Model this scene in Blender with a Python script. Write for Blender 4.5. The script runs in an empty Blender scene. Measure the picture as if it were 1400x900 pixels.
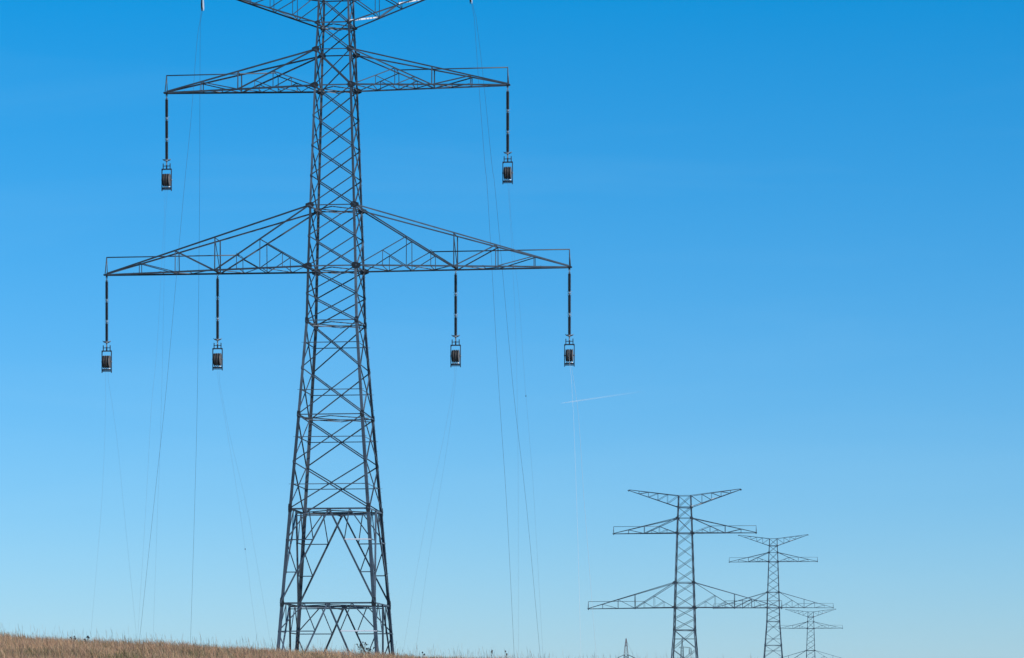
import bpy, bmesh, math, random
import numpy as np
from mathutils import Vector, Matrix

random.seed(7)
RNG = np.random.default_rng(11)
sc = bpy.context.scene
C = sc.collection
R = math.radians
PX = 0.06                 # metres per unit of the tower drawing
F = 4585.0                # focal length in pixels of a 1400 px wide frame
YAW = R(7.0)              # the line runs seven degrees off the view axis


# ------------------------------------------------------------------ helpers
def link(o, parent=None):
    C.objects.link(o)
    if parent is not None:
        o.parent = parent
    return o


def tag(o, label=None, cat=None, group=None, kind=None):
    if label: o['label'] = label
    if cat: o['category'] = cat
    if group: o['group'] = group
    if kind: o['kind'] = kind
    return o


def empty(name, loc, rz=0.0):
    o = bpy.data.objects.new(name, None)
    o.empty_display_size = 0.5
    o.location = loc
    o.rotation_euler = (0, 0, rz)
    return link(o)


def copy_tree(o, parent=None):
    c = o.copy()
    C.objects.link(c)
    if parent is not None:
        c.parent = parent
    for ch in list(o.children):
        copy_tree(ch, c)
    return c


class MB:
    """collects shapes and links them as ONE mesh object"""
    def __init__(self):
        self.v = []
        self.f = []
        self.smooth = []
        self.tone = []

    def add(self, vs, fs, smooth=False):
        o = len(self.v)
        self.v += [tuple(p) for p in vs]
        self.f += [tuple(i + o for i in f) for f in fs]
        self.smooth += [smooth] * len(fs)
        self.tone += [random.choice((.62, .8, .95, 1.1, 1.3, 1.6))] * len(fs)

    def frame(self, p, q, n):
        d = (q - p).normalized()
        n = (n - d * n.dot(d))
        if n.length < 1e-5:
            n = d.orthogonal()
        n.normalize()
        return d, d.cross(n).normalized(), n

    def angle(self, p, q, n, w, t=None, flip=1, off=0.0):
        """steel angle section from p to q; one flange faces n, the other points back from it"""
        p, q, n = Vector(p), Vector(q), Vector(n)
        t = t or max(0.012, w * 0.13)
        d, s, n = self.frame(p, q, n)
        s = s * flip
        o = n * off - s * (w * .5)
        prof = [o, o + s * w, o + s * w - n * t, o + s * t - n * t, o + s * t - n * w, o - n * w]
        vs = [p + a for a in prof] + [q + a for a in prof]
        fs = [(i, (i + 1) % 6, (i + 1) % 6 + 6, i + 6) for i in range(6)] + [(5, 4, 3, 2, 1, 0), (6, 7, 8, 9, 10, 11)]
        self.add(vs, fs)

    def corner(self, p, q, dx, dy, w, t):
        """corner leg: angle with its heel on the p-q line, flanges along dx and dy"""
        p, q = Vector(p), Vector(q)
        dx, dy = Vector(dx), Vector(dy)
        prof = [Vector(), dx * w, dx * w + dy * t, dx * t + dy * t, dx * t + dy * w, dy * w]
        vs = [p + a for a in prof] + [q + a for a in prof]
        fs = [(i, (i + 1) % 6, (i + 1) % 6 + 6, i + 6) for i in range(6)] + [(5, 4, 3, 2, 1, 0), (6, 7, 8, 9, 10, 11)]
        self.add(vs, fs)

    def bar(self, p, q, w, h, n=(0, 0, 1)):
        p, q = Vector(p), Vector(q)
        d, s, n = self.frame(p, q, Vector(n))
        pr = [s * (a * w / 2) + n * (b * h / 2) for a, b in ((-1, -1), (1, -1), (1, 1), (-1, 1))]
        vs = [p + a for a in pr] + [q + a for a in pr]
        self.add(vs, [(0, 1, 5, 4), (1, 2, 6, 5), (2, 3, 7, 6), (3, 0, 4, 7), (3, 2, 1, 0), (4, 5, 6, 7)])

    def tube(self, pts, r, n=8):
        pts = [Vector(p) for p in pts]
        rs = r if isinstance(r, (list, tuple)) else [r] * len(pts)
        vs, fs = [], []
        for i, p in enumerate(pts):
            d = (pts[min(i + 1, len(pts) - 1)] - pts[max(i - 1, 0)]).normalized()
            a = d.orthogonal().normalized() if i == 0 else (a - d * a.dot(d)).normalized()
            b = d.cross(a)
            for k in range(n):
                t = 2 * math.pi * k / n
                vs.append(p + (a * math.cos(t) + b * math.sin(t)) * rs[i])
        for i in range(len(pts) - 1):
            for k in range(n):
                fs.append((i * n + k, i * n + (k + 1) % n, (i + 1) * n + (k + 1) % n, (i + 1) * n + k))
        fs.append(tuple(reversed(range(n))))
        fs.append(tuple((len(pts) - 1) * n + k for k in range(n)))
        self.add(vs, fs, True)

    def lathe(self, prof, axis='z', c=(0, 0, 0), n=16):
        """prof: (radius, height) along the axis"""
        c = Vector(c)
        vs, fs = [], []
        for r, h in prof:
            for k in range(n):
                t = 2 * math.pi * k / n
                a, b = r * math.cos(t), r * math.sin(t)
                vs.append(c + (Vector((a, b, h)) if axis == 'z' else Vector((h, a, b))))
        m = len(prof)
        for i in range(m - 1):
            for k in range(n):
                fs.append((i * n + k, i * n + (k + 1) % n, (i + 1) * n + (k + 1) % n, (i + 1) * n + k))
        fs.append(tuple(reversed(range(n))))
        fs.append(tuple((m - 1) * n + k for k in range(n)))
        self.add(vs, fs, True)

    def torus(self, c, R_, r, n=20, m=8, arc=(0, 2 * math.pi), axis='z'):
        pts = []
        full = abs(arc[1] - arc[0] - 2 * math.pi) < 1e-6
        for i in range(n + 1):
            t = arc[0] + (arc[1] - arc[0]) * i / n
            a, b = R_ * math.cos(t), R_ * math.sin(t)
            pts.append(Vector(c) + (Vector((a, b, 0)) if axis == 'z' else Vector((a, 0, b)) if axis == 'y' else Vector((0, a, b))))
        self.tube(pts, r, m)

    def plate(self, pts, n, t):
        """flat polygon plate of thickness t, grown along n"""
        n = Vector(n).normalized() * t
        k = len(pts)
        vs = [Vector(p) for p in pts] + [Vector(p) + n for p in pts]
        fs = [tuple(reversed(range(k))), tuple(range(k, 2 * k))] + [(i, (i + 1) % k, (i + 1) % k + k, i + k) for i in range(k)]
        self.add(vs, fs)

    def build(self, name, mat, parent=None):
        me = bpy.data.meshes.new(name)
        me.from_pydata(self.v, [], self.f)
        me.polygons.foreach_set('use_smooth', self.smooth)
        me.materials.append(mat)
        me.attributes.new('member_tone', 'FLOAT', 'FACE').data.foreach_set('value', self.tone)
        bm = bmesh.new(); bm.from_mesh(me)
        bmesh.ops.recalc_face_normals(bm, faces=bm.faces)
        bm.to_mesh(me); bm.free()
        me.update()
        return link(bpy.data.objects.new(name, me), parent)


# ---------------------------------------------------------------- materials
def mat_basic(name, col, rough=.5, metal=0.0, var=0.12, scale=3.0, dirt=None, bump=0.0, members=False):
    m = bpy.data.materials.new(name)
    m.use_nodes = True
    nt = m.node_tree
    b = nt.nodes['Principled BSDF']
    b.inputs['Roughness'].default_value = rough
    b.inputs['Metallic'].default_value = metal
    tc = nt.nodes.new('ShaderNodeTexCoord')
    nz = nt.nodes.new('ShaderNodeTexNoise')
    nz.inputs['Scale'].default_value = scale
    nz.inputs['Detail'].default_value = 6
    nt.links.new(tc.outputs['Object'], nz.inputs['Vector'])
    rp = nt.nodes.new('ShaderNodeValToRGB')
    lo = [c * (1 - var) for c in col]
    hi = [min(1, c * (1 + var)) for c in col]
    if dirt: lo = dirt
    rp.color_ramp.elements[0].position = .32
    rp.color_ramp.elements[0].color = (*lo, 1)
    rp.color_ramp.elements[1].position = .68
    rp.color_ramp.elements[1].color = (*hi, 1)
    nt.links.new(nz.outputs[0], rp.inputs[0])
    if members:                                    # galvanising differs from bar to bar
        at = nt.nodes.new('ShaderNodeAttribute'); at.attribute_name = 'member_tone'
        vm = nt.nodes.new('ShaderNodeVectorMath'); vm.operation = 'SCALE'
        nt.links.new(rp.outputs[0], vm.inputs[0]); nt.links.new(at.outputs['Fac'], vm.inputs['Scale'])
        nt.links.new(vm.outputs[0], b.inputs['Base Color'])
    else:
        nt.links.new(rp.outputs[0], b.inputs['Base Color'])
    mr = nt.nodes.new('ShaderNodeMapRange')
    mr.inputs[3].default_value = max(0, rough - .1)
    mr.inputs[4].default_value = min(1, rough + .1)
    nt.links.new(nz.outputs[0], mr.inputs[0])
    nt.links.new(mr.outputs[0], b.inputs['Roughness'])
    if bump:
        bp = nt.nodes.new('ShaderNodeBump')
        bp.inputs['Strength'].default_value = bump
        nt.links.new(nz.outputs[0], bp.inputs['Height'])
        nt.links.new(bp.outputs[0], b.inputs['Normal'])
    return m


M = {}
M['steel'] = mat_basic('weathered_steel', (.062, .080, .100), .44, .0, .30, .9, members=True)
M['steel_plate'] = mat_basic('steel_plate', (.014, .016, .019), .6, .0, .25, 2.0)
M['glint_steel'] = mat_basic('painted_glint', (.66, .68, .70), .35, .0, .05, 4.0)  # near-white colour standing in for sun glints on ordinary steel bars
M['bolt'] = mat_basic('bolt_steel', (.16, .16, .16), .4, .5, .2, 4.0)
M['concrete'] = mat_basic('footing_concrete', (.34, .33, .30), .85, 0, .15, 2.0, bump=.3)
M['insulator'] = mat_basic('insulator_sheds', (.022, .020, .024), .35, 0, .2, 3.0)
M['fitting'] = mat_basic('galvanised_fitting', (.30, .31, .32), .38, .45, .12, 8.0)
M['block_frame_and_shaded'] = mat_basic('block_frame_paint_and_shaded_cheek', (.022, .03, .045), .5, 0, .2, 4.0)
M['sheave'] = mat_basic('sheave_lining', (.009, .0075, .007), .75, 0, .3, 6.0)
M['flange'] = mat_basic('sheave_flange', (.17, .145, .125), .5, .2, .3, 7.0)
M['alu_and_sunlit'] = mat_basic('aluminium_and_sunlit_cheek', (.82, .82, .82), .3, .4, .06, 6.0)  # real on the rollers; also the painted sunlit cheek of the earth wire blocks
M['rope_dark'] = mat_basic('dark_rope', (.05, .05, .055), .8, 0, .2, 2.0)
M['rope_pale'] = mat_basic('pale_rope', (.45, .45, .46), .7, 0, .1, 2.0)
M['rope_grey'] = mat_basic('grey_rope', (.14, .14, .15), .8, 0, .1, 2.0)
M['rope_white'] = mat_basic('white_rope', (.8, .8, .8), .6, 0, .05, 2.0)
M['old_steel'] = mat_basic('old_green_steel', (.07, .085, .085), .6, 0, .2, 1.5)
M['red_paint'] = mat_basic('red_mast_paint', (.13, .06, .065), .55, 0, .15, 2.0)
M['white_paint'] = mat_basic('white_mast_paint', (.30, .30, .30), .55, 0, .1, 2.0)
M['weed_stem'] = mat_basic('weed_stem', (.10, .09, .05), .8, 0, .3, 20.0)
M['weed_head'] = mat_basic('weed_head', (.035, .03, .035), .85, 0, .3, 30.0)
M['weed_leaf'] = mat_basic('weed_leaf', (.06, .075, .03), .75, 0, .35, 20.0)

# --------------------------------------------------------------- the terrain
PY = np.array([-400, -60, 0, 50, 90, 112, 128, 140, 165, 205, 262, 290, 420, 640, 700, 880, 1060, 1110, 1300, 1470, 1540, 2300, 4000, 13000.])
PZ = np.array([-3.0, -2.0, -1.6, .05, 1.85, 2.92, 3.42, 3.45, 2.7, 1.1, 0, 0, -7.5, -13.5, -13.5, -5.5, 2.0, 2.0, -4, -6.7, -6.7, -12, -6, -4.])


def pchip(x, y, q):
    h = np.diff(x); d = np.diff(y) / h
    m = np.zeros_like(y); m[0] = d[0]; m[-1] = d[-1]
    for i in range(1, len(y) - 1):
        if d[i - 1] * d[i] > 0:
            w1, w2 = 2 * h[i] + h[i - 1], h[i] + 2 * h[i - 1]
            m[i] = (w1 + w2) / (w1 / d[i - 1] + w2 / d[i])
    q = np.clip(q, x[0], x[-1])
    i = np.clip(np.searchsorted(x, q) - 1, 0, len(x) - 2)
    t = (q - x[i]) / h[i]
    return ((2 * t**3 - 3 * t**2 + 1) * y[i] + (t**3 - 2 * t**2 + t) * h[i] * m[i]
            + (-2 * t**3 + 3 * t**2) * y[i + 1] + (t**3 - t**2) * h[i] * m[i + 1])


def ground(x, y):
    x = np.asarray(x, float); y = np.asarray(y, float)
    z = pchip(PY, PZ, y)
    w = np.exp(-((y - 128) / 60.0) ** 2)
    z = z - w * 1.95 * np.tanh((x + 19.8) / 36.0)
    bump = .05 * np.sin(x * .9 + y * .31) + .04 * np.sin(x * 2.3 - y * .7 + 1.3) + .03 * np.sin(x * 4.1 + y * 1.7)
    return z + w * bump


def axis(parts):
    out = []
    for a, b, s in parts:
        out += list(np.arange(a, b, s))
    return np.array(sorted(set(np.round(out, 3))))


gx = axis([(-6000, -400, 400), (-400, -60, 20), (-60, 60, 1.0), (60, 400, 20), (400, 6001, 400)])
gy = axis([(-300, 60, 10), (60, 180, 1.0), (180, 340, 5), (340, 2400, 30), (2400, 10001, 400)])
X, Y = np.meshgrid(gx, gy)
Z = ground(X, Y)
nx, ny = len(gx), len(gy)
gv = np.stack([X, Y, Z], -1).reshape(-1, 3)
gf = [(j * nx + i, j * nx + i + 1, (j + 1) * nx + i + 1, (j + 1) * nx + i) for j in range(ny - 1) for i in range(nx - 1)]
me = bpy.data.meshes.new('ground')
me.from_pydata(gv.tolist(), [], gf)
me.polygons.foreach_set('use_smooth', [True] * len(gf))
m = bpy.data.materials.new('dry_meadow_ground'); m.use_nodes = True
nt = m.node_tree; b = nt.nodes['Principled BSDF']; b.inputs['Roughness'].default_value = .95
b.inputs['Specular IOR Level'].default_value = .1
tc = nt.nodes.new('ShaderNodeTexCoord')
n1 = nt.nodes.new('ShaderNodeTexNoise'); n1.inputs['Scale'].default_value = 1.4; n1.inputs['Detail'].default_value = 8
n2 = nt.nodes.new('ShaderNodeTexNoise'); n2.inputs['Scale'].default_value = .012; n2.inputs['Detail'].default_value = 5
nt.links.new(tc.outputs['Object'], n1.inputs['Vector']); nt.links.new(tc.outputs['Object'], n2.inputs['Vector'])
r1 = nt.nodes.new('ShaderNodeValToRGB')
r1.color_ramp.elements[0].position = .3; r1.color_ramp.elements[0].color = (.14, .10, .055, 1)
r1.color_ramp.elements[1].position = .7; r1.color_ramp.elements[1].color = (.27, .19, .115, 1)
r2 = nt.nodes.new('ShaderNodeValToRGB')
r2.color_ramp.elements[0].position = .52; r2.color_ramp.elements[0].color = (0, 0, 0, 1)
r2.color_ramp.elements[1].position = .6; r2.color_ramp.elements[1].color = (1, 1, 1, 1)
mx = nt.nodes.new('ShaderNodeMix'); mx.data_type = 'RGBA'; mx.inputs['B'].default_value = (.10, .11, .045, 1)
ml = nt.nodes.new('ShaderNodeMath'); ml.operation = 'MULTIPLY'; ml.inputs[1].default_value = .5
nt.links.new(n1.outputs[0], r1.inputs[0]); nt.links.new(n2.outputs[0], r2.inputs[0])
nt.links.new(r2.outputs[0], ml.inputs[0]); nt.links.new(ml.outputs[0], mx.inputs['Factor'])
nt.links.new(r1.outputs[0], mx.inputs['A']); nt.links.new(mx.outputs['Result'], b.inputs['Base Color'])
bp = nt.nodes.new('ShaderNodeBump'); bp.inputs['Strength'].default_value = .6
nt.links.new(n1.outputs[0], bp.inputs['Height']); nt.links.new(bp.outputs[0], b.inputs['Normal'])
me.materials.append(m)
tag(link(bpy.data.objects.new('ground', me)), 'brown dry hillside below the lattice towers', 'ground', kind='structure')


# ------------------------------------------------------------------ the grass
def value_noise(x, y, s, seed):
    r = np.random.default_rng(seed).random((64, 64))
    u, v = x / s, y / s
    i, j = np.floor(u).astype(int), np.floor(v).astype(int)
    a, c = u - i, v - j
    a, c = a * a * (3 - 2 * a), c * c * (3 - 2 * c)
    g = lambda p, q: r[p % 64, q % 64]
    return (g(i, j) * (1 - a) + g(i + 1, j) * a) * (1 - c) + (g(i, j + 1) * (1 - a) + g(i + 1, j + 1) * a) * c


def make_grass():
    N = 210000
    x = RNG.uniform(-25, 13, N); y = RNG.uniform(94, 139, N)
    cl = value_noise(x, y, .55, 1)                    # tufts
    keep = RNG.random(N) < (.25 + .95 * cl)
    x, y, cl = x[keep], y[keep], cl[keep]
    n = len(x)
    # 55% of the blades gather in tufts
    k = RNG.random(n) < .6
    tuft = RNG.integers(0, 5200, n)
    tx, ty = RNG.uniform(-25, 13, 5200), RNG.uniform(94, 139, 5200)
    tr = RNG.uniform(.06, .20, 5200)
    x = np.where(k, tx[tuft] + RNG.normal(0, 1, n) * tr[tuft], x)
    y = np.where(k, ty[tuft] + RNG.normal(0, 1, n) * tr[tuft], y)
    big = value_noise(x, y, 2.6, 5)
    h = np.where(k, RNG.uniform(.20, .42, n), RNG.uniform(.14, .34, n)) * (.7 + .6 * big)
    w = RNG.uniform(.006, .014, n)
    stalk = RNG.random(n) < .016
    h = np.where(stalk, RNG.uniform(.40, .95, n) * RNG.uniform(.7, 1, n), h)
    w = np.where(stalk, RNG.uniform(.0022, .0042, n), w)
    ang = RNG.uniform(0, 2 * np.pi, n)
    lean = np.where(stalk, RNG.uniform(.02, .22, n), RNG.uniform(.05, .75, n)) * h
    la = np.where(RNG.random(n) < .5, RNG.normal(2.8, .6, n), RNG.uniform(0, 2 * np.pi, n))
    z = ground(x, y) - .02
    dx, dy = np.cos(ang), np.sin(ang)
    lx, ly = np.cos(la) * lean, np.sin(la) * lean
    P = np.zeros((n, 7, 3))
    for q, (t, side, wf) in enumerate(((0, -1, 1), (0, 1, 1), (.5, -1, .85), (.5, 1, .85), (.82, -1, .62), (.82, 1, .62), (1, 0, 0))):
        wf_ = np.where(stalk, {4: 2.6, 5: 2.6}.get(q, 1.0) * (wf > 0), wf)
        bend = t ** 1.8
        P[:, q, 0] = x + lx * bend + dx * side * w * wf_ * .5
        P[:, q, 1] = y + ly * bend + dy * side * w * wf_ * .5
        P[:, q, 2] = z + h * t * (1 - .18 * bend * np.minimum(1, lean / h))
    base = (np.arange(n) * 7)[:, None]
    loops = np.concatenate([base + np.array([0, 1, 3, 2]), base + np.array([2, 3, 5, 4]), base + np.array([4, 5, 6])], 1).reshape(-1)
    tot = np.tile([4, 4, 3], n); start = np.concatenate([[0], np.cumsum(tot)[:-1]])
    me = bpy.data.meshes.new('dry_grass')
    me.vertices.add(n * 7); me.loops.add(len(loops)); me.polygons.add(n * 3)
    me.vertices.foreach_set('co', P.reshape(-1))
    me.loops.foreach_set('vertex_index', loops.astype(np.int32))
    me.polygons.foreach_set('loop_start', start.astype(np.int32))
    me.polygons.foreach_set('loop_total', tot.astype(np.int32))
    me.update(calc_edges=True)
    # the blades' own colour: straw, pinkish brown, tan, some olive clumps
    pal = np.array([[.58, .37, .20], [.53, .30, .19], [.54, .33, .20], [.38, .215, .12], [.70, .51, .30], [.17, .16, .065]])
    pick = RNG.choice(5, n, p=[.28, .27, .22, .13, .10])
    col = pal[pick] * RNG.uniform(.75, 1.15, n)[:, None]
    green = (value_noise(x, y, 1.3, 9) > .72) & (RNG.random(n) < .7)
    col[green] = pal[5] * RNG.uniform(.7, 1.25, green.sum())[:, None]
    col[stalk] = np.array([.30, .21, .14]) * RNG.uniform(.6, 1.3, stalk.sum())[:, None]
    patch = .85 + .3 * value_noise(x, y, 3.4, 21)
    col *= patch[:, None]
    ca = me.color_attributes.new('blade_colour', 'FLOAT_COLOR', 'POINT')
    full = np.ones((n, 7, 4)); full[:, :, :3] = col[:, None, :]
    ca.data.foreach_set('color', full.reshape(-1))
    m = bpy.data.materials.new('dry_grass'); m.use_nodes = True
    nt = m.node_tree; b = nt.nodes['Principled BSDF']
    at = nt.nodes.new('ShaderNodeAttribute'); at.attribute_name = 'blade_colour'
    nt.links.new(at.outputs['Color'], b.inputs['Base Color'])
    b.inputs['Roughness'].default_value = .7; b.inputs['Specular IOR Level'].default_value = .2
    tr_ = nt.nodes.new('ShaderNodeBsdfTranslucent'); nt.links.new(at.outputs['Color'], tr_.inputs['Color'])
    ms = nt.nodes.new('ShaderNodeMixShader'); ms.inputs[0].default_value = .3
    nt.links.new(b.outputs[0], ms.inputs[1]); nt.links.new(tr_.outputs[0], ms.inputs[2])
    nt.links.new(ms.outputs[0], nt.nodes['Material Output'].inputs['Surface'])
    me.materials.append(m)
    tag(link(bpy.data.objects.new('dry_grass', me)), 'dry brown meadow grass with thin seed stalks covering the hill crest', 'grass', kind='stuff')


make_grass()

# ----------------------------------------------------- the lattice tower, once
WT = [(-2.5, 42.5), (35.3, 44.5), (71.9, 48.5), (121.1, 51.8), (285, 62.5), (368, 67.7), (442, 71.2), (570.5, 90.0), (699, 110.0), (827, 128.7), (1000, 154.0)]


def zz(y): return (1000 - y) * PX


def hw(y):
    ys, ws = zip(*WT)
    return float(np.interp(y, ys, ws)) * PX * .5 * 1.0075


def node(y, sx, sy, inset=0.0):
    h = hw(y) - inset
    return Vector((sx * h, sy * h, zz(y)))


class Jit:
    """a few millimetres between neighbours so that no two flanges share a plane"""
    def __init__(self): self.k = 0
    def __call__(self):
        self.k += 1
        return ((self.k * 7) % 23) * .0011


def make_tower():
    root = empty('transmission_tower', (0, 0, 0))
    jit = Jit()
    legw = lambda y: float(np.interp(y, [-4, 119, 368, 442, 700, 1000], [.145, .165, .20, .21, .26, .29]))
    breaks = [-2.5, 35.3, 71.9, 121.1, 285, 368, 442, 570.5, 699, 827, 1000]
    for sx in (-1, 1):
        for sy in (-1, 1):
            mb = MB()
            for a, b_ in zip(breaks[:-1], breaks[1:]):
                w = legw((a + b_) / 2)
                mb.corner(node(b_, sx, sy), node(a, sx, sy), (-sx, 0, 0), (0, -sy, 0), w, w * .11)
            leg = mb.build('leg', M['steel'], root)
            # gusset plates where bracing and arms meet the leg
            for y, s, tall in ((35.3, .40, .8), (71.9, .56, .85), (121.1, .58, .85), (285, .62, .75), (368, .66, .8), (442, .46, 1.15),
                               (570.5, .46, 1.3), (699, .48, 1.7), (827, .50, 1.75)):
                g = MB()
                c = node(y, sx, sy)
                h = s * tall * .5
                a, b2 = s * .62, s * .5
                for dirn, nrm in ((Vector((-sx, 0, 0)), Vector((0, sy, 0))), (Vector((0, -sy, 0)), Vector((sx, 0, 0)))):
                    o = c + nrm * .006
                    out = -dirn * (.5 if nrm.y else .02) * s * (1.0 if y < 400 else .15)
                    poly = [o + out - Vector((0, 0, h * .5)), o - dirn * 0 - Vector((0, 0, h)), o + dirn * a * .7 - Vector((0, 0, h)),
                            o + dirn * a - Vector((0, 0, h * .35)), o + dirn * a + Vector((0, 0, h * .35)), o + dirn * a * .7 + Vector((0, 0, h)),
                            o + Vector((0, 0, h)), o + out + Vector((0, 0, h * .5))]
                    g.plate(poly, nrm, .016)
                g.build('gusset_plate', M['steel_plate'], leg)
            # step bolts
            if (sx, sy) in ((1, 1), (1, -1)):
                sb = MB()
                z = 3.0
                i = 0
                while z < zz(0):
                    y = 1000 - z / PX
                    c = node(y, sx, sy)
                    if i % 2:
                        sb.tube([c + Vector((0, sy * .01, 0)) - Vector((sx * .05, 0, 0)), c + Vector((-sx * .05, sy * .15, 0))], .009, 6)
                    else:
                        sb.tube([c + Vector((sx * .01, 0, 0)) - Vector((0, sy * .05, 0)), c + Vector((sx * .10, -sy * .05, 0))], .009, 6)
                    z += .42; i += 1
                sb.build('step_bolts', M['bolt'], leg)['kind'] = 'stuff'
            ft = MB()
            c = node(1000, sx, sy)
            ft.lathe([(.62, -.6), (.62, .05), (.42, .22), (.40, .22)], 'z', (c.x, c.y, 0), 20)
            ft.build('footing', M['concrete'], root)

    # the four braced faces
    faces = [((-1, -1), (1, -1), Vector((0, -1, 0)), 'front'), ((1, 1), (-1, 1), Vector((0, 1, 0)), 'back'),
             ((1, -1), (1, 1), Vector((1, 0, 0)), 'right'), ((-1, 1), (-1, -1), Vector((-1, 0, 0)), 'left')]
    stages = [-2.5, 35.3, 71.9, 121.1, 162.0, 203.0, 244.0, 285, 326.5, 368, 405, 442, 506.2, 570.5, 634.7, 699]
    xcross = {442: 1, 506.2: 1, 570.5: 1, 634.7: 1}
    for A, B, n, which in faces:
        mb = MB()
        P = lambda y, s: node(y, *(A if s < 0 else B))
        for y0, y1 in zip(stages[:-1], stages[1:]):
            w = float(np.interp(y0, [0, 300, 440, 700], [.085, .092, .09, .10]))
            heavy = 1.45 if (abs(y0 - 71.9) < 1) else 1
            mb.angle(P(y0, -1), P(y1, 1), n, w * (heavy if which != 'back' else 1), off=.022 + jit() * .4)
            mb.angle(P(y0, 1), P(y1, -1), -n, w * (heavy if which == 'back' else 1), off=.045 + jit(), flip=-1)
            if y0 in xcross:                               # level through the crossing of the diagonals
                wa, wb = hw(y0), hw(y1)
                t = wa / (wa + wb)
                yc = y0 + (y1 - y0) * t
                e = (P(yc, 1) - P(yc, -1)).normalized() * .0
                mb.angle(P(yc, -1) - e, P(yc, 1) + e, n, .065, off=-.12 + jit())
                if which in ('front', 'back'):
                    for s, sgn in ((-1, -1), (1, 1)):        # short ends sticking past the legs
                        p = P(yc, s)
                        d = (P(yc, 1) - P(yc, -1)).normalized() * sgn
                        mb.bar(p - d * .1, p + d * .17, .025, .025)
        for y in (-2.5, 35.3, 71.9, 121.1, 285, 368, 442, 570.5):
            w = .11 if y in (121.1, 368, 35.3) else .085
            mb.angle(P(y, -1), P(y, 1), n, w, off=-.03 + jit())
        for y in (699, 827):
            mb.angle(P(y, -1), P(y, 1), n, .135, off=-.045 + jit())
        # inverted V panels
        glint_braces = []
        for y0, y1, l1, l2 in ((699, 827, 741, 785), (827, 1000, 865, 925)):
            ap = (P(y0, -1) + P(y0, 1)) / 2
            for s in (-1, 1):
                foot = P(y1, s)
                mb.angle(ap, foot, n, .14, off=.035 + jit(), flip=s)
                V = lambda y: ap + (foot - ap) * ((y - y0) / (y1 - y0))
                T = ap + (P(y0, s) - ap) * .5
                # level braces between leg and V
                for y in (l1, l2):
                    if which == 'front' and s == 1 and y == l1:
                        z1 = MB(); z1.angle(P(y, s), V(y), n + Vector((0, 0, .9)), .135, off=.0 + jit(), flip=-1); glint_braces.append(z1)  # widened and tipped upward, with the glint painted into its colour
                    else:
                        mb.angle(P(y, s), V(y), n, .08, off=-.02 + jit())
                mb.angle(T, V(l1), n, .075, off=-.06 + jit())
                mb.angle(T, P(l1, s), n, .085, off=-.08 + jit())
                mb.angle(P(l1, s), V(l2), n, .08, off=-.06 + jit())
                if y1 == 1000:
                    mb.angle(P(l2, s), V(960), n, .08, off=-.06 + jit())
            h = .20 if y0 == 699 else .24
            d = (P(y0, 1) - P(y0, -1)).normalized()
            up = Vector((0, 0, 1))
            o = ap + n * .03
            mb.plate([o - d * h - up * .05, o - d * h * .7 - up * h, o + d * h * .7 - up * h, o + d * h - up * .05, o + d * h * .8 + up * .04, o - d * h * .8 + up * .04], n, .016)
        fb = mb.build('face_bracing', M['steel'], root)
        for z1 in glint_braces:
            o = z1.build('glint_brace', M['glint_steel'], fb)
            tag(o, 'cross brace with a sun glint painted into its colour')

    # plan bracing seen edge-on at each frame level
    for y in (35.3, 121.1, 285, 368, 442, 570.5, 699, 827):
        mb = MB()
        h = hw(y); z = zz(y)
        big = y > 690
        w = .08 if big else .07
        up = Vector((0, 0, 1))
        mids = [Vector((0, -h, z)), Vector((h, 0, z)), Vector((0, h, z)), Vector((-h, 0, z))]
        for i in range(4):
            mb.angle(mids[i], mids[(i + 1) % 4], up, w, off=-.10 - jit())
        if big:
            for a in (-.5, .5):
                mb.angle(Vector((-h * .5, a * h, z)), Vector((h * .5, a * h, z)), up, .08, off=-.17 - jit())
            mb.angle(mids[0], mids[2], up, .08, off=-.24 - jit())
            mb.angle(mids[1], mids[3], up, .08, off=-.28 - jit())
        else:
            mb.angle(node(y, -1, -1), node(y, 1, 1), up, w, off=-.17 - jit())
        mb.build('horizontal_frame', M['steel'], root)

    # crossarms
    def lerp(a, b_, t): return a + (b_ - a) * t

    def arm(s, ybot, ytop, tip_u, tip_y, us, hang, rail, style):
        """one half crossarm; s is the side, us the panel points along its bottom chord"""
        u0 = hw(ybot) / PX
        mb = MB()
        tip = Vector((s * tip_u * PX, 0, zz(tip_y)))
        chords, P = [], {}
        for sy in (-1, 1):
            b0 = node(ybot, s, sy)
            t0 = node(ytop, s, sy)
            te = tip + Vector((0, sy * .16, 0))
            n = Vector((0, sy, 0))
            bot = lambda u, b0=b0, te=te: lerp(b0, te, (u * PX - abs(b0.x)) / (tip_u * PX - abs(b0.x)))
            top = lambda u, t0=t0, te=te: lerp(t0, te + Vector((0, 0, .06)), (u * PX - abs(t0.x)) / (tip_u * PX - abs(t0.x)))
            P[sy] = (bot, top)
            if style == 'top':
                chords.append((b0, te, n, .115)); chords.append((t0, te + Vector((0, 0, .14)), n, .10))
                for i, u in enumerate(us):
                    mb.angle(bot(u), top(u), n, .055, off=-.02 + jit())
                    prev = top(us[i - 1]) if i else t0
                    mb.angle(bot(u), prev, n, .075, off=.02 + jit())
                continue
            chords.append((b0, te, n, .13)); chords.append((t0, te + Vector((0, 0, .10)), n, .115))
            e1, d1, e2, mid, o1, o2 = us
            mb.angle(t0, bot(mid), n, .11, off=.025 + jit())
            D = lambda u, t0=t0, bm=bot(mid): lerp(t0, bm, (u * PX - abs(t0.x)) / (mid * PX - abs(t0.x)))
            E = lambda u, b0=b0, dd=D(d1): lerp(b0, dd, (u * PX - abs(b0.x)) / (d1 * PX - abs(b0.x)))
            mb.angle(b0, D(d1), n, .08, off=-.02 + jit())
            mb.angle(D(d1), bot(d1), n, .055, off=-.05 + jit())
            mb.angle(E(e1), bot(e1), n, .05, off=-.05 + jit())
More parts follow.
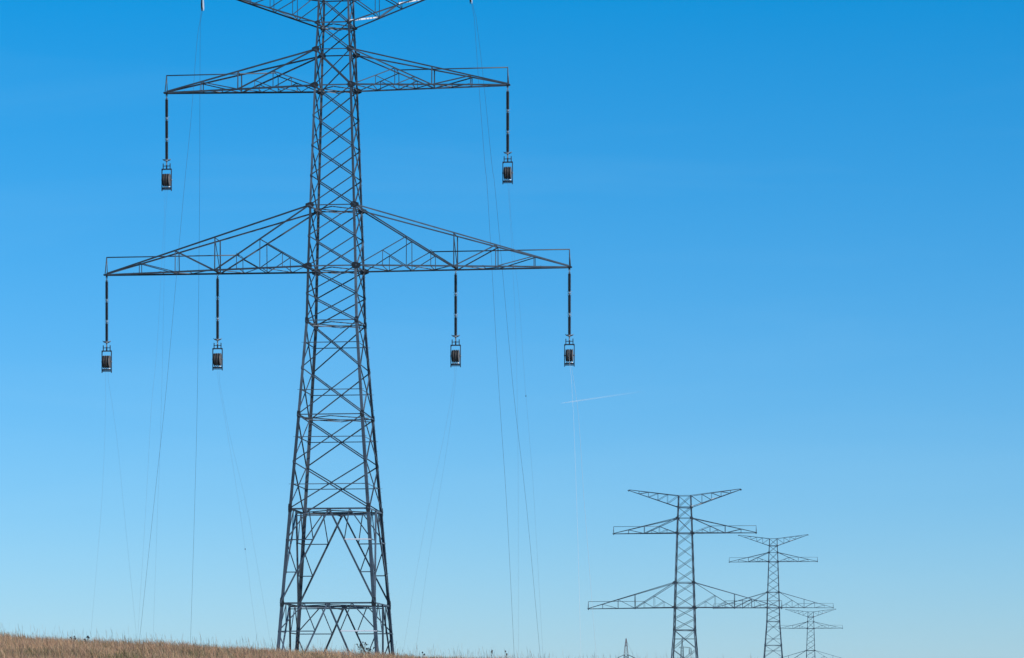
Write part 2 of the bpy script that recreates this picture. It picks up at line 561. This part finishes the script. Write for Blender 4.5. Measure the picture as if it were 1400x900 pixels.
            mb.angle(E(e1), bot(d1), n, .065, off=-.07 + jit())
            mb.angle(D(e2), bot(e2), n, .05, off=-.05 + jit())
            mb.angle(D(e2), bot(d1), n, .065, off=-.07 + jit())
            mb.angle(top(mid), bot(mid), n, .085, off=-.02 + jit())
            mb.angle(top(o1), bot(o1), n, .065, off=-.02 + jit())
            mb.angle(top(o1), bot(mid), n, .085, off=.02 + jit())
            if style == 'low':
                mb.angle(top(o2), bot(o2), n, .055, off=-.02 + jit())
                mb.angle(top(o2), bot(o1), n, .07, off=.02 + jit())
        up = Vector((0, 0, 1))
        # bottom plane: struts and a zigzag between the two bottom chords
        bf, bb = P[-1][0], P[1][0]
        tf, tb = P[-1][1], P[1][1]
        zig = []
        if style == 'top':
            pts = [u0] + list(us) + [tip_u - 6]
        else:
            pts = [u0]
            inner = np.linspace(u0, us[3], 5)[1:]
            outer = np.linspace(us[3], tip_u, 5)[1:-1]
            pts += list(inner) + list(outer)
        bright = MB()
        for i, u in enumerate(pts[1:]):
            a, b_ = (bf, bb) if i % 2 == 0 else (bb, bf)
            tgt = bright if (style == 'top' and s == 1 and i < 3) else mb  # right top arm only: glint on the underside put into the colour
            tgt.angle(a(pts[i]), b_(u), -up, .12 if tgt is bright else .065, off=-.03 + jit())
            mb.angle(bf(u), bb(u), -up, .05, off=-.07 + jit())
        for u in ([us[0], us[1]] if style == 'top' else [us[3], us[4]]):
            mb.angle(tf(u), tb(u), up, .05, off=-.02 + jit())
        if style == 'low':                                  # cross tie inside the hanger frame
            mb.angle(tf(us[3]), bb(us[3]), Vector((1, 0, 0)), .06, off=jit())
        arm_o = mb.build('crossarm', M['steel'], root)
        for a, b_, n, w in chords:
            cm = MB(); cm.angle(a, b_, n, w, off=jit() * .3)
            cm.build('chord', M['steel'], arm_o)
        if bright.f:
            tag(bright.build('glint_lacing', M['glint_steel'], arm_o), 'lacing of the crossarm underside with a sun glint painted into its colour')
        for u in hang:
            hp = MB()
            c = Vector((s * u * PX, 0, (tip.z if u == tip_u else lerp(bf(u), bb(u), .5).z)))
            if u == tip_u:
                hp.bar(c + Vector((-.24, 0, .01)), c + Vector((.2, 0, .01)), .36, .10)
                hp.bar(c + Vector((0, 0, -.02)), c + Vector((0, 0, -.22)), .16, .03, (0, 1, 0))
            else:
                wy = (bb(u) - bf(u)).length / 2
                hp.bar(c + Vector((0, -wy, .0)), c + Vector((0, wy, .0)), .16, .12)
                hp.bar(c + Vector((0, 0, -.02)), c + Vector((0, 0, -.22)), .16, .03, (0, 1, 0))
            hp.build('hanger_plate', M['steel_plate'], arm_o)
        if rail:
            hgt, u_in = rail
            rl = MB()
            t_ = tip + Vector((0, 0, hgt * PX))
            rl.tube([tip + Vector((s * .1, -.14, .06)), t_ + Vector((0, -.02, 0))], .044, 6)
            rl.tube([tip + Vector((-s * .02, .14, .06)), t_ + Vector((0, .02, 0))], .038, 6)
            rl.tube([t_ + Vector((s * .03, 0, 0)), Vector((s * u_in * PX, 0, t_.z))], .046, 6)
            # small cross piece that carries the inner end between the two webs
            w_in = hw(ybot) * (1 - (u_in - u0) / (tip_u - u0)) + .1
            rl.tube([Vector((s * u_in * PX, -w_in, t_.z - .02)), Vector((s * u_in * PX, w_in, t_.z - .02))], .025, 6)
            rl.build('guard_rail', M['steel'], arm_o)

    for s in (-1, 1):
        arm(s, 35.3, -2.5, 186, -21.5, [57, 89, 120.5, 152], [186], None, 'top')
        arm(s, 121.1, 71.9, 236.3, 122.3, [58, 84, 110, 134, 186.5, 211], [236.3], (24, 84), 'mid')
        arm(s, 368, 285, 320.6, 371.2, [69, 101, 134, 165, 221.5, 273], [320.6, 165], (24.3, 134), 'low')
    return root


tower = make_tower()
GT = 'lattice transmission towers of one power line'
X0 = (459.6 - 700) * PX
tower.location = (X0, 275, 0)
tower.rotation_euler = (0, 0, -YAW)
tag(tower, 'largest dark steel lattice tower, its feet behind the grassy crest', 'transmission tower', GT)
far = [(34.35, 667, -13.3, 'middle-sized lattice tower with bare arms, an old pole showing between its legs'),
       (84.3, 1082, 2.0, 'third largest lattice tower, standing between the middle-sized tower and the smallest one'),
       (133.6, 1500, -6.7, 'smallest and farthest lattice tower, low at the far right of the row')]
for x, y, z, lab in far:
    t = copy_tree(tower)
    t.location = (x, y, z)
    t['label'] = lab

TM = Matrix.Translation((X0, 275, 0)) @ Matrix.Rotation(-YAW, 4, 'Z')


# ----------------------------------------------- insulator strings and blocks
def make_string():
    root = empty('insulator_string', (0, 0, 0))
    s = MB()
    s.torus((0, 0, -.02), .07, .022, 14, 6, axis='y')
    s.bar((0, 0, -.07), (0, 0, -.30), .09, .05, (0, 1, 0))
    s.bar((-.12, 0, -.26), (.12, 0, -.26), .05, .05)
    s.build('shackle', M['fitting'], root)
    z = -.30
    L = 1.50
    for k in range(3):
        r = MB()
        prof = [(.05, z)]
        n = 34
        for i in range(n):
            zc = z - .04 - (L - .08) * (i + .5) / n
            big = .140 if i % 2 == 0 else .122
            prof += [(.088, zc + .016), (big, zc + .002), (big, zc - .006), (.088, zc - .014)]
        prof += [(.05, z - L)]
        r.lathe(prof, 'z', (0, 0, 0), 14)
        r.build('insulator_rod', M['insulator'], root)
        z -= L
        if k < 2:
            c = MB()
            c.tube([(0, 0, z), (0, 0, z - .24)], .052, 10)
            for sx in (-1, 1):                               # arcing horns either side of the joint
                for dz, ln in ((-.03, .20), (-.19, .17)):
                    c.tube([(0, 0, z + dz), (sx * .12, .03, z + dz + .01), (sx * ln, .05, z + dz + (.09 if dz > -.1 else -.08))], .016, 6)
            c.torus((0, 0, z - .12), .13, .02, 16, 6)
            c.build('rod_coupling', M['fitting'], root)
            z -= .24
    g = MB()
    g.torus((0, 0, z - .04), .28, .030, 24, 8)
    for sx in (-1, 1):
        g.tube([(0, 0, z - .16), (sx * .16, 0, z - .10), (sx * .28, 0, z - .03), (sx * .345, 0, z + .05)], .024, 6)
    g.build('arcing_ring', M['bolt'], root)
    k = MB()
    k.tube([(0, 0, z), (0, 0, z - .20)], .062, 10)
    k.bar((0, 0, z - .15), (0, 0, z - .40), .10, .06, (0, 1, 0))
    k.torus((0, 0, z - .43), .075, .026, 14, 6, axis='x')
    k.build('clevis', M['fitting'], root)
    return root, z - .47


def make_block():
    """three-sheave running-out block seen along the line; origin at its suspension pin"""
    root = empty('stringing_block', (0, 0, 0))
    y = MB()
    for sx in (-1, 1):
        y.bar((sx * .29, 0, .14), (sx * .29, 0, -.30), .06, .10, (0, 1, 0))
    y.bar((-.33, 0, -.07), (.33, 0, -.07), .07, .05)
    y.bar((0, 0, .05), (0, 0, -.28), .11, .05, (0, 1, 0))
    y.build('yoke', M['block_frame_and_shaded'], root)
    f = MB()
    f.bar((-.42, 0, -.335), (.42, 0, -.335), .16, .085)
    for sx in (-1, 1):
        f.bar((sx * .395, 0, -.36), (sx * .395, 0, -2.13), .055, .15, (0, 1, 0))
        f.bar((sx * .345, 0, -.38), (sx * .395, 0, -.46), .05, .10, (0, 1, 0))
    f.build('side_frame', M['block_frame_and_shaded'], root)
    zc, Rs = -1.22, .52
    for i in range(3):
        x = -.215 + i * .2
        s = MB()
        s.lathe([(.10, x - .066), (Rs, x - .066), (Rs, x - .056), (Rs - .07, x - .012), (Rs - .07, x + .012), (Rs, x + .056), (Rs, x + .066), (.10, x + .066)], 'x', (0, 0, zc), 40)
        sh = s.build('sheave', M['sheave'], root)
        r = MB()
        for q in range(10):                                   # lightening holes read as pale webs on the rim side
            t = 2 * math.pi * q / 10
            a = Vector((0, math.cos(t), math.sin(t)))
            r.bar(Vector((x + .073, 0, zc)) + a * .14, Vector((x + .073, 0, zc)) + a * (Rs - .02), .05, .012, (1, 0, 0))
        r.lathe([(Rs - .05, x + .068), (Rs + .004, x + .068), (Rs + .004, x + .096), (Rs - .05, x + .096)], 'x', (0, 0, zc), 40)
        r.build('flange', M['flange'], sh)
    a = MB()
    a.tube([(-.45, 0, zc), (.45, 0, zc)], .045, 10)
    a.lathe([(.085, -.44), (.085, -.425)], 'x', (0, 0, zc), 6)
    a.lathe([(.085, .425), (.085, .44)], 'x', (0, 0, zc), 6)
    a.build('axle', M['fitting'], root)
    b_ = MB()
    b_.bar((-.37, 0, -1.90), (.37, 0, -1.90), .12, .13)
    b_.bar((-.37, 0, -2.02), (.37, 0, -2.02), .08, .05)
    b_.build('lower_bar', M['block_frame_and_shaded'], root)
    for i in range(3):
        n = MB()
        n.lathe([(.045, -.05), (.07, -.04), (.07, .04), (.045, .05)], 'z', (-.2 + .2 * i, -.05, -1.80), 8)
        n.build('guide_roller', M['alu_and_sunlit'], root)
    return root


def make_earth_block():
    root = empty('earth_wire_block', (0, 0, 0))
    k = MB()
    k.torus((0, 0, -.03), .06, .018, 12, 6, axis='y')
    k.tube([(0, 0, -.08), (0, 0, -.72)], .028, 8)
    k.build('link', M['fitting'], root)
    for sx, mt in ((-1, 'block_frame_and_shaded'), (1, 'alu_and_sunlit')):  # dark left, bright right: shaded and sunlit sides put into the colour
        c = MB()
        pts = []
        for q in range(12):
            t = 2 * math.pi * q / 12
            pts.append(Vector((sx * .052, math.cos(t) * .30, -1.22 + math.sin(t) * .54)))
        c.plate(pts, (sx, 0, 0), .03)
        c.build('cheek', M[mt], root)
    s = MB()
    s.lathe([(.05, -.045), (.27, -.045), (.22, -.01), (.22, .01), (.27, .045), (.05, .045)], 'x', (0, 0, -1.36), 24)
    s.build('sheave', M['sheave'], root)
    return root


string0, drop = make_string()
block0 = make_block()
spots = [(-236.3, 122.3, 'left tip of the upper crossarm'), (236.3, 122.3, 'right tip of the upper crossarm'),
         (-320.6, 371.2, 'left tip of the wide lower crossarm'), (-165, 370, 'mid left half of the wide lower crossarm'),
         (165, 370, 'mid right half of the wide lower crossarm'), (320.6, 371.2, 'right tip of the wide lower crossarm')]
block_pos = []
for i, (u, y, where) in enumerate(spots):
    p = TM @ Vector((u * PX, 0, zz(y) - .20))
    o = string0 if i == 0 else copy_tree(string0)
    o.location = p; o.rotation_euler = (0, 0, -YAW)
    tag(o, 'dark insulator string under the ' + where, 'insulator', 'insulator strings on the nearest tower')
    q = p + Vector((0, 0, drop))
    b_ = block0 if i == 0 else copy_tree(block0)
    b_.location = q; b_.rotation_euler = (0, 0, -YAW)
    tag(b_, 'pulley block hanging below the ' + where, 'pulley block', 'stringing blocks on the nearest tower')
    block_pos.append(q)
eb0 = make_earth_block()
eb_pos = []
for i, (s, where) in enumerate(((-1, 'left'), (1, 'right'))):
    p = TM @ Vector((s * 186 * PX, 0, zz(-21.5) - .18))
    o = eb0 if i == 0 else copy_tree(eb0)
    o.location = p; o.rotation_euler = (0, 0, -YAW)
    tag(o, 'small pulley at the top edge under the %s tip of the topmost crossarm' % where, 'pulley block', 'earth wire blocks on the nearest tower')
    eb_pos.append(p + Vector((0, 0, -1.36)))


# ----------------------------------------------------------------- the ropes
def on_ray(x, y, d):
    return Vector(((x - 700) / F * d, d, (1000 - y) / F * d))


def rope(name, top, rad, sheave_r, strands, mat, label, knots=()):
    """a rope laid over a sheave; each strand runs down to a ground anchor behind the crest"""
    mb = MB()
    out = []
    for side, (path, depth) in zip((-1, 1), strands):
        d0 = top.y + side * sheave_r * .99
        pts = []
        ylast = 1000 - top.z / top.y * F
        for (x, y) in path:
            t = (y - ylast) / (1000 - ylast)
            pts.append(on_ray(x, y, d0 + (depth - d0) * t))
        # carry on to the ground in the last direction
        e = pts[-1] + (pts[-1] - pts[-2]).normalized() * 30
        p, q = pts[-1], e
        for k in range(200):
            c = p + (q - p) * (k / 200)
            if c.z <= float(ground(c.x, c.y)):
                break
        pts.append(c)
        out.append(pts)
    cx = Vector((math.sin(YAW), math.cos(YAW), 0))
    arch = [top + cx * (math.cos(t) * -sheave_r) + Vector((0, 0, math.sin(t) * sheave_r)) for t in np.linspace(0, math.pi, 9)]
    full = list(reversed(out[0])) + arch + out[1]

    def smooth(P):
        res = []
        for i in range(len(P) - 1):
            a, b_, c, d = P[max(i - 1, 0)], P[i], P[i + 1], P[min(i + 2, len(P) - 1)]
            for k in range(4):
                t = k / 4
                res.append(.5 * ((2 * b_) + (c - a) * t + (2 * a - 5 * b_ + 4 * c - d) * t * t + (3 * b_ - a - 3 * c + d) * t ** 3))
        return res + [P[-1]]
    L = smooth(list(reversed(out[0]))) + arch + smooth(out[1])
    mb.tube(L, rad, 5)
    o = mb.build(name, M[mat])
    tag(o, label, 'rope', 'pulling ropes over the pulleys')
    for si, (kx, ky) in knots:
        best = min(L, key=lambda p: (700 + p.x / p.y * F - kx) ** 2 + (1000 - p.z / p.y * F - ky) ** 2)
        k = MB(); k.lathe([(.008, -.07), (.03, -.05), (.036, 0), (.03, .05), (.008, .07)], 'z', best, 8)
        k.build('swivel', M['steel_plate'], o)
    return o


rope('pulling_rope', eb_pos[0], .0095, .24, [([(273.3, 30), (269, 60), (261, 165), (250.7, 270), (227.6, 530), (210.4, 690), (191, 873)], 262),
     ([(274, 30), (273.6, 60), (273.2, 165), (272.9, 270), (270, 530), (266.2, 690), (260.7, 870)], 288)], 'rope_dark',
     'dark rope pair dropping from the pulley at the top left arm tip')
rope('pulling_rope', eb_pos[1], .0095, .24, [([(648.5, 25), (655, 120), (663, 225), (667, 270), (682, 530), (692.7, 690), (703, 895)], 262),
     ([(651, 25), (660, 100), (672.5, 225), (678, 270), (701.5, 530), (719.6, 690), (738.3, 895)], 288)], 'rope_dark',
     'dark rope pair dropping from the pulley at the top right arm tip')
bc = [q + Vector((0, 0, -1.22)) for q in block_pos]
rope('pulling_rope', bc[0], .0042, .5, [([(224.6, 300), (219, 400), (213.7, 487), (206.7, 560), (199.6, 690), (189, 861)], 266),
     ([(226, 300), (224, 400), (221.5, 520), (217.8, 642), (215.7, 690), (209.3, 874)], 284)], 'rope_grey',
     'faint grey rope pair below the pulley block at the upper crossarm, left tip')
rope('pulling_rope', bc[1], .0042, .5, [([(697, 290), (700, 350), (705, 450), (708, 600), (708.6, 740), (708.8, 895)], 266),
     ([(698, 290), (703, 350), (710, 414), (717.3, 520), (724, 600), (730.6, 690), (741.8, 888)], 284)], 'rope_grey',
     'faint rope pair with a swivel, below the pulley block at upper crossarm right tip', [(1, (719.5, 543))])
rope('pulling_rope', bc[2], .0042, .5, [([(144.6, 540), (142.8, 610), (138.9, 690), (132.5, 770), (125.7, 850)], 266),
     ([(148, 520), (154.4, 560), (161, 610), (168.8, 690), (185.7, 861)], 284)], 'rope_grey',
     'faint grey rope pair below the pulley block at the lower crossarm, left tip')
rope('pulling_rope', bc[3], .0042, .5, [([(298, 520), (307, 570), (318.9, 640), (331, 720), (349.6, 861)], 266),
     ([(300, 520), (313, 590), (326, 645), (340, 707), (366.8, 861)], 284)], 'rope_grey',
     'faint grey rope pair with a swivel, between the lower left arm and the tower legs', [(0, (335, 748))])
rope('pulling_rope', bc[4], .0042, .5, [([(621, 520), (612, 570), (601, 625), (586.7, 690), (568, 790), (551.7, 888)], 266),
     ([(623, 520), (617, 570), (609, 625), (598.3, 690), (582, 790), (568, 895)], 284)], 'rope_grey',
     'faint grey rope pair just right of the tower legs, under the lower right arm')
rope('pulling_rope', bc[5], .0072, .5, [([(781, 515), (784.5, 580), (788.5, 690), (790.6, 760), (793.5, 870)], 266),
     ([(783.5, 515), (791, 570), (797.5, 670), (799.5, 695), (806, 780), (815, 895)], 284)], 'rope_white',
     'pale rope pair below the outermost right pulley block of the lower crossarm')


# -------------------------------------------- older masts of another line, far
def lattice_shaft(mb, z0, z1, w0, w1, n, leg=.10, br=.05):
    j = Jit()
    W = lambda z: w0 + (w1 - w0) * (z - z0) / (z1 - z0)
    P = lambda z, sx, sy: Vector((sx * W(z) / 2, sy * W(z) / 2, z))
    for sx in (-1, 1):
        for sy in (-1, 1):
            mb.corner(P(z0, sx, sy), P(z1, sx, sy), (-sx, 0, 0), (0, -sy, 0), leg, leg * .2)
    zs = [z0]
    r = (w1 / w0) ** (1 / n)
    tot = sum(r ** i for i in range(n))
    for i in range(n):
        zs.append(zs[-1] + (z1 - z0) * r ** i / tot)
    for a, b_ in zip(zs[:-1], zs[1:]):
        for A, B, nn in (((-1, -1), (1, -1), (0, -1, 0)), ((1, 1), (-1, 1), (0, 1, 0)), ((1, -1), (1, 1), (1, 0, 0)), ((-1, 1), (-1, -1), (-1, 0, 0))):
            mb.angle(P(a, *A), P(b_, *B), nn, br, off=.01 + j()); mb.angle(P(a, *B), P(b_, *A), nn, br, off=-.02 - j())
            mb.angle(P(b_, *A), P(b_, *B), nn, br, off=-.05 - j())


S9 = 900 / F
base9 = float(ground((855.8 - 700) * S9, 900))
mast = empty('lattice_mast', ((856 - 700) * S9, 900, base9), R(4))
arm_z = (1000 - 895.5) * S9 - base9
tip_z = (1000 - 873.2) * S9 - base9
mb = MB(); lattice_shaft(mb, 0, arm_z, 4.2, 1.15, 12, .14, .07); mb.build('shaft', M['old_steel'], mast)
mb = MB(); lattice_shaft(mb, arm_z + .01, arm_z + 2.0, 1.2, .78, 3, .08, .045); mb.build('peak', M['white_paint'], mast)
mb = MB(); lattice_shaft(mb, arm_z + 2.02, tip_z, .78, .22, 4, .13, .06)
mb.build('peak_tip', M['red_paint'], mast)
for s in (-1, 1):
    mb = MB()
    for sy in (-1, 1):
        pts = [Vector((s * .55, sy * .5, arm_z)), Vector((s * 1.5, sy * .42, arm_z - .42)), Vector((s * 2.5, sy * .33, arm_z - .95)), Vector((s * 5.6, sy * .08, arm_z - 2.5))]
        for a, b_ in zip(pts[:-1], pts[1:]):
            mb.bar(a, b_, .13, .13)
        mb.bar((s * .6, sy * .5, arm_z - 2.9), (s * 5.6, sy * .08, arm_z - 2.55), .12, .12)
        for t in (.3, .62):
            a = pts[0].lerp(pts[-1], t)
            mb.bar(a, Vector((a.x, a.y, arm_z - 2.9 + .35 * t)), .06, .06, (1, 0, 0))
    mb.build('crossarm', M['old_steel'], mast)
tag(mast, 'old distant mast with a reddish pointed peak at the lower edge', 'mast')

S11 = 1100 / F
base11 = float(ground((932.6 - 700) * S11, 1100))
pole = empty('lattice_mast', ((932.6 - 700) * S11, 1100, base11), R(4))
az = (1000 - 885.5) * S11 - base11
pz = (1000 - 871.3) * S11 - base11
mb = MB(); lattice_shaft(mb, 0, az + .3, 2.6, .78, 15, .11, .06); mb.build('shaft', M['old_steel'], pole)
mb = MB(); lattice_shaft(mb, az + .31, pz, .5, .12, 5, .12, .05); mb.build('peak', M['old_steel'], pole)
mb = MB()
for s, L_ in ((-1, 1.0), (1, 2.45)):
    for sy in (-1, 1):
        mb.bar((s * .3, sy * .3, az + .25), (s * L_, sy * .1, az + .05), .09, .09)
        mb.bar((s * .3, sy * .3, az - .1), (s * L_, sy * .1, az - .05), .09, .09)
mb.bar((2.3, 0, az), (2.75, 0, az - .35), .1, .1)
mb.build('crossarm', M['old_steel'], pole)
for dx in (2.35, 2.95):
    mb = MB()
    prof = [(.05, -.2)]
    for i in range(14):
        prof += [(.09, -.25 - i * .13), (.17, -.30 - i * .13), (.09, -.34 - i * .13)]
    prof += [(.05, -2.2)]
    mb.lathe(prof, 'z', (dx, 0, az - .1), 10)
    mb.build('insulator', M['insulator'], pole)
mb = MB(); mb.tube([(2.3, 0, az - .05), (2.65, 0, az + .02), (2.95, 0, az - .3)], .05, 6); mb.build('bracket', M['old_steel'], pole)
tag(pole, 'old thin mast with hanging insulators, seen between the middle-sized tower legs', 'mast')

a = Vector((mast.location.x + .05, 900, base9 + tip_z - .3))
b_ = Vector((pole.location.x, 1100, base11 + pz - .05))
pts = []
for k in range(25):
    t = k / 24
    p = a.lerp(b_, t)
    p.z -= 4 * t * (1 - t) * 11.5
    pts.append(p)
mb = MB(); mb.tube(pts, .018, 5)
tag(mb.build('earth_wire', M['rope_dark']), 'thin sagging wire running down right from the red-peaked old mast', 'wire')


# ------------------------------------------------------------------- weeds
def weed(px, depth, h, nh, spread, label, leafy=False, seed=0):
    rr = random.Random(seed)
    x = (px - 700) / F * depth
    z = float(ground(x, depth)) - .03
    root = empty('weed', (x, depth, z))
    st, lf, heads = MB(), MB(), []
    for i in range(nh):
        t = (i + .5) / nh - .5
        top = Vector((t * 2 * spread + rr.uniform(-.04, .04), rr.uniform(-.1, .1), h * rr.uniform(.72, 1.0)))
        mid = Vector((top.x * .35, top.y * .4, top.z * .55))
        st.tube([(0, 0, 0), mid, top], [.008, .006, .004], 5)
        heads.append(top)
        for q in range(8 if leafy else 4):
            f = rr.uniform(.3, .98)
            c = mid.lerp(top, (f - .3) / .7)
            a = rr.uniform(0, 6.28); L_ = rr.uniform(.05, .11) * (1.5 if leafy else 1)
            d = Vector((math.cos(a), math.sin(a), rr.uniform(-.1, .7))).normalized()
            s = d.cross(Vector((0, 0, 1))).normalized() * L_ * .22
            lf.add([c, c + d * L_ * .5 + s, c + d * L_, c + d * L_ * .5 - s], [(0, 1, 2, 3)])
    st.build('stem', M['weed_stem'], root)
    lf.build('leaves', M['weed_leaf'], root)
    for c in heads:
        k = MB()
        r = rr.uniform(.022, .036)
        k.lathe([(.004, -r), (r * .8, -r * .5), (r, 0), (r * .7, r * .7), (r * .3, r * 1.3)], 'z', c, 8)
        k.build('seed_head', M['weed_head'], root)
    tag(root, label, 'weed', 'dark weeds on the grassy crest')


weed(100.5, 123, .47, 4, .10, 'dark weed with a low clump of seed heads, on the crest at left', seed=1)
weed(118.5, 123.5, .46, 5, .13, 'dark weed on the left crest with the tallest seed heads, right of the low clump', seed=2)
weed(495, 124, .68, 6, .20, 'twiggy dark weed bush in front of the big tower, between its two right legs', True, seed=3)
weed(506, 126, .52, 5, .14, 'smaller leafy weed touching the twiggy bush at the right foot of the big tower', True, seed=4)
weed(578, 124, .42, 2, .04, 'two-headed weed just right of the big tower', seed=5)
weed(672.5, 125, .60, 2, .05, 'thin weed standing alone with a dark head above the lower edge, mid frame', seed=6)
weed(692.5, 125, .60, 2, .04, 'thin weed with a dark head, rightmost of the weeds on the crest', seed=7)

# ------------------------------------------------------------------ contrail
D = 60000.0
p0, p1 = on_ray(767, 551.5, D), on_ray(880, 535.0, D + 9000)
mb = MB()
n = 40
mb.tube([p0.lerp(p1, k / n) for k in range(n + 1)], [4 + 9 * min(1, k / 5) + 6 * k / n for k in range(n + 1)], 10)
m = bpy.data.materials.new('contrail_ice'); m.use_nodes = True
nt = m.node_tree
for nd in list(nt.nodes):
    if nd.type == 'BSDF_PRINCIPLED': nt.nodes.remove(nd)
df = nt.nodes.new('ShaderNodeBsdfDiffuse'); df.inputs['Color'].default_value = (.9, .9, .9, 1)
tl = nt.nodes.new('ShaderNodeBsdfTranslucent'); tl.inputs['Color'].default_value = (.9, .9, .9, 1)
tp = nt.nodes.new('ShaderNodeBsdfTransparent')
ad = nt.nodes.new('ShaderNodeMixShader'); ad.inputs[0].default_value = .4
ms = nt.nodes.new('ShaderNodeMixShader')
tc = nt.nodes.new('ShaderNodeTexCoord'); sp = nt.nodes.new('ShaderNodeSeparateXYZ')
mr = nt.nodes.new('ShaderNodeMapRange'); mr.inputs[3].default_value = .16; mr.inputs[4].default_value = .0
nt.links.new(tc.outputs['Generated'], sp.inputs[0]); nt.links.new(sp.outputs[0], mr.inputs[0])
nt.links.new(mr.outputs[0], ms.inputs[0]); nt.links.new(tp.outputs[0], ms.inputs[1]); nt.links.new(ad.outputs[0], ms.inputs[2])
nt.links.new(df.outputs[0], ad.inputs[1]); nt.links.new(tl.outputs[0], ad.inputs[2])
nt.links.new(ms.outputs[0], nt.nodes['Material Output'].inputs['Surface'])
tag(mb.build('contrail', m), 'short thin white aircraft trail high in the blue sky, fading to the right', 'contrail')

# ---------------------------------------------------------------------- haze
HZ = 1
if HZ:
    lo, hi = Vector((-6100, -400, float(Z.min()) - 1.0)), Vector((6100, 10200, 67.5))
    mb = MB()
    mb.add([(x, y, z) for z in (lo.z, hi.z) for x, y in ((lo.x, lo.y), (hi.x, lo.y), (hi.x, hi.y), (lo.x, hi.y))],
           [(3, 2, 1, 0), (4, 5, 6, 7), (0, 1, 5, 4), (1, 2, 6, 5), (2, 3, 7, 6), (3, 0, 4, 7)])
    m = bpy.data.materials.new('thin_haze'); m.use_nodes = True
    nt = m.node_tree
    nt.nodes.remove(nt.nodes['Principled BSDF'])
    pv = nt.nodes.new('ShaderNodeVolumePrincipled')
    pv.inputs['Color'].default_value = (.60, .86, 1, 1)
    pv.inputs['Density'].default_value = .00006
    pv.inputs['Anisotropy'].default_value = .2
    nt.links.new(pv.outputs[0], nt.nodes['Material Output'].inputs['Volume'])
    tag(mb.build('haze', m), 'thin pale blue haze over the fields', 'haze', kind='stuff')

# ---------------------------------------------------------------- sky and sun
EL, AZ = R(28), R(118)
w = bpy.data.worlds.new('World'); sc.world = w; w.use_nodes = True
nt = w.node_tree; bg = nt.nodes['Background']
sky = nt.nodes.new('ShaderNodeTexSky'); sky.sky_type = 'NISHITA'; sky.sun_disc = False
sky.sun_elevation = EL; sky.sun_rotation = AZ
sky.altitude = 500; sky.air_density = 1.0; sky.dust_density = 0.0; sky.ozone_density = 10.0
hs = nt.nodes.new('ShaderNodeHueSaturation'); hs.inputs['Saturation'].default_value = 1.205; hs.inputs['Hue'].default_value = .499
gm = nt.nodes.new('ShaderNodeGamma'); gm.inputs[1].default_value = .80
# the faintest wisps of high cloud
tc = nt.nodes.new('ShaderNodeTexCoord'); mp = nt.nodes.new('ShaderNodeMapping')
mp.inputs['Scale'].default_value = (5, 5, 42); mp.inputs['Rotation'].default_value = (0, .06, 0)
nz = nt.nodes.new('ShaderNodeTexNoise'); nz.inputs['Scale'].default_value = 1.0; nz.inputs['Detail'].default_value = 7; nz.inputs['Distortion'].default_value = .6
rp = nt.nodes.new('ShaderNodeValToRGB')
rp.color_ramp.elements[0].position = .52; rp.color_ramp.elements[0].color = (0, 0, 0, 1)
rp.color_ramp.elements[1].position = .85; rp.color_ramp.elements[1].color = (.05, .05, .05, 1)
mx = nt.nodes.new('ShaderNodeMix'); mx.data_type = 'RGBA'; mx.inputs['B'].default_value = (3.2, 4.6, 5.2, 1)
nt.links.new(tc.outputs['Generated'], mp.inputs[0]); nt.links.new(mp.outputs[0], nz.inputs['Vector']); nt.links.new(nz.outputs[0], rp.inputs[0])
nt.links.new(sky.outputs[0], hs.inputs['Color']); nt.links.new(hs.outputs[0], gm.inputs[0]); nt.links.new(gm.outputs[0], mx.inputs['A']); nt.links.new(rp.outputs[0], mx.inputs['Factor'])
tn = nt.nodes.new('ShaderNodeVectorMath'); tn.operation = 'MULTIPLY'; tn.inputs[1].default_value = (.98, 1.02, 1.035)   # white balance
nt.links.new(mx.outputs['Result'], tn.inputs[0]); nt.links.new(tn.outputs[0], bg.inputs['Color'])
bg.inputs['Strength'].default_value = .15

sl = bpy.data.lights.new('sun', 'SUN'); sl.energy = 3.4; sl.angle = R(.53); sl.color = (1, .93, .84)
so = link(bpy.data.objects.new('sun', sl))
sd = Vector((math.sin(AZ) * math.cos(EL), math.cos(AZ) * math.cos(EL), math.sin(EL)))
so.rotation_euler = sd.to_track_quat('Z', 'Y').to_euler()
so.location = sd * 300

# -------------------------------------------------------------------- camera
cam = bpy.data.cameras.new('camera')
co = link(bpy.data.objects.new('camera', cam))
co.location = (0, 0, 0); co.rotation_euler = (math.pi / 2, 0, 0)
cam.sensor_width = 36; cam.lens = 36 * F / 1400
cam.shift_y = 550 / 1400
cam.clip_start = .5; cam.clip_end = 200000
sc.camera = co
vs = sc.view_settings
vs.view_transform = 'Standard'; vs.look = 'None'; vs.exposure = .36; vs.gamma = 1; vs.use_curve_mapping = False
sc.render.engine = 'CYCLES'
sc.cycles.volume_bounces = 0
sc.cycles.max_bounces = 6
sc.cycles.transparent_max_bounces = 16
sc.cycles.use_denoising = True
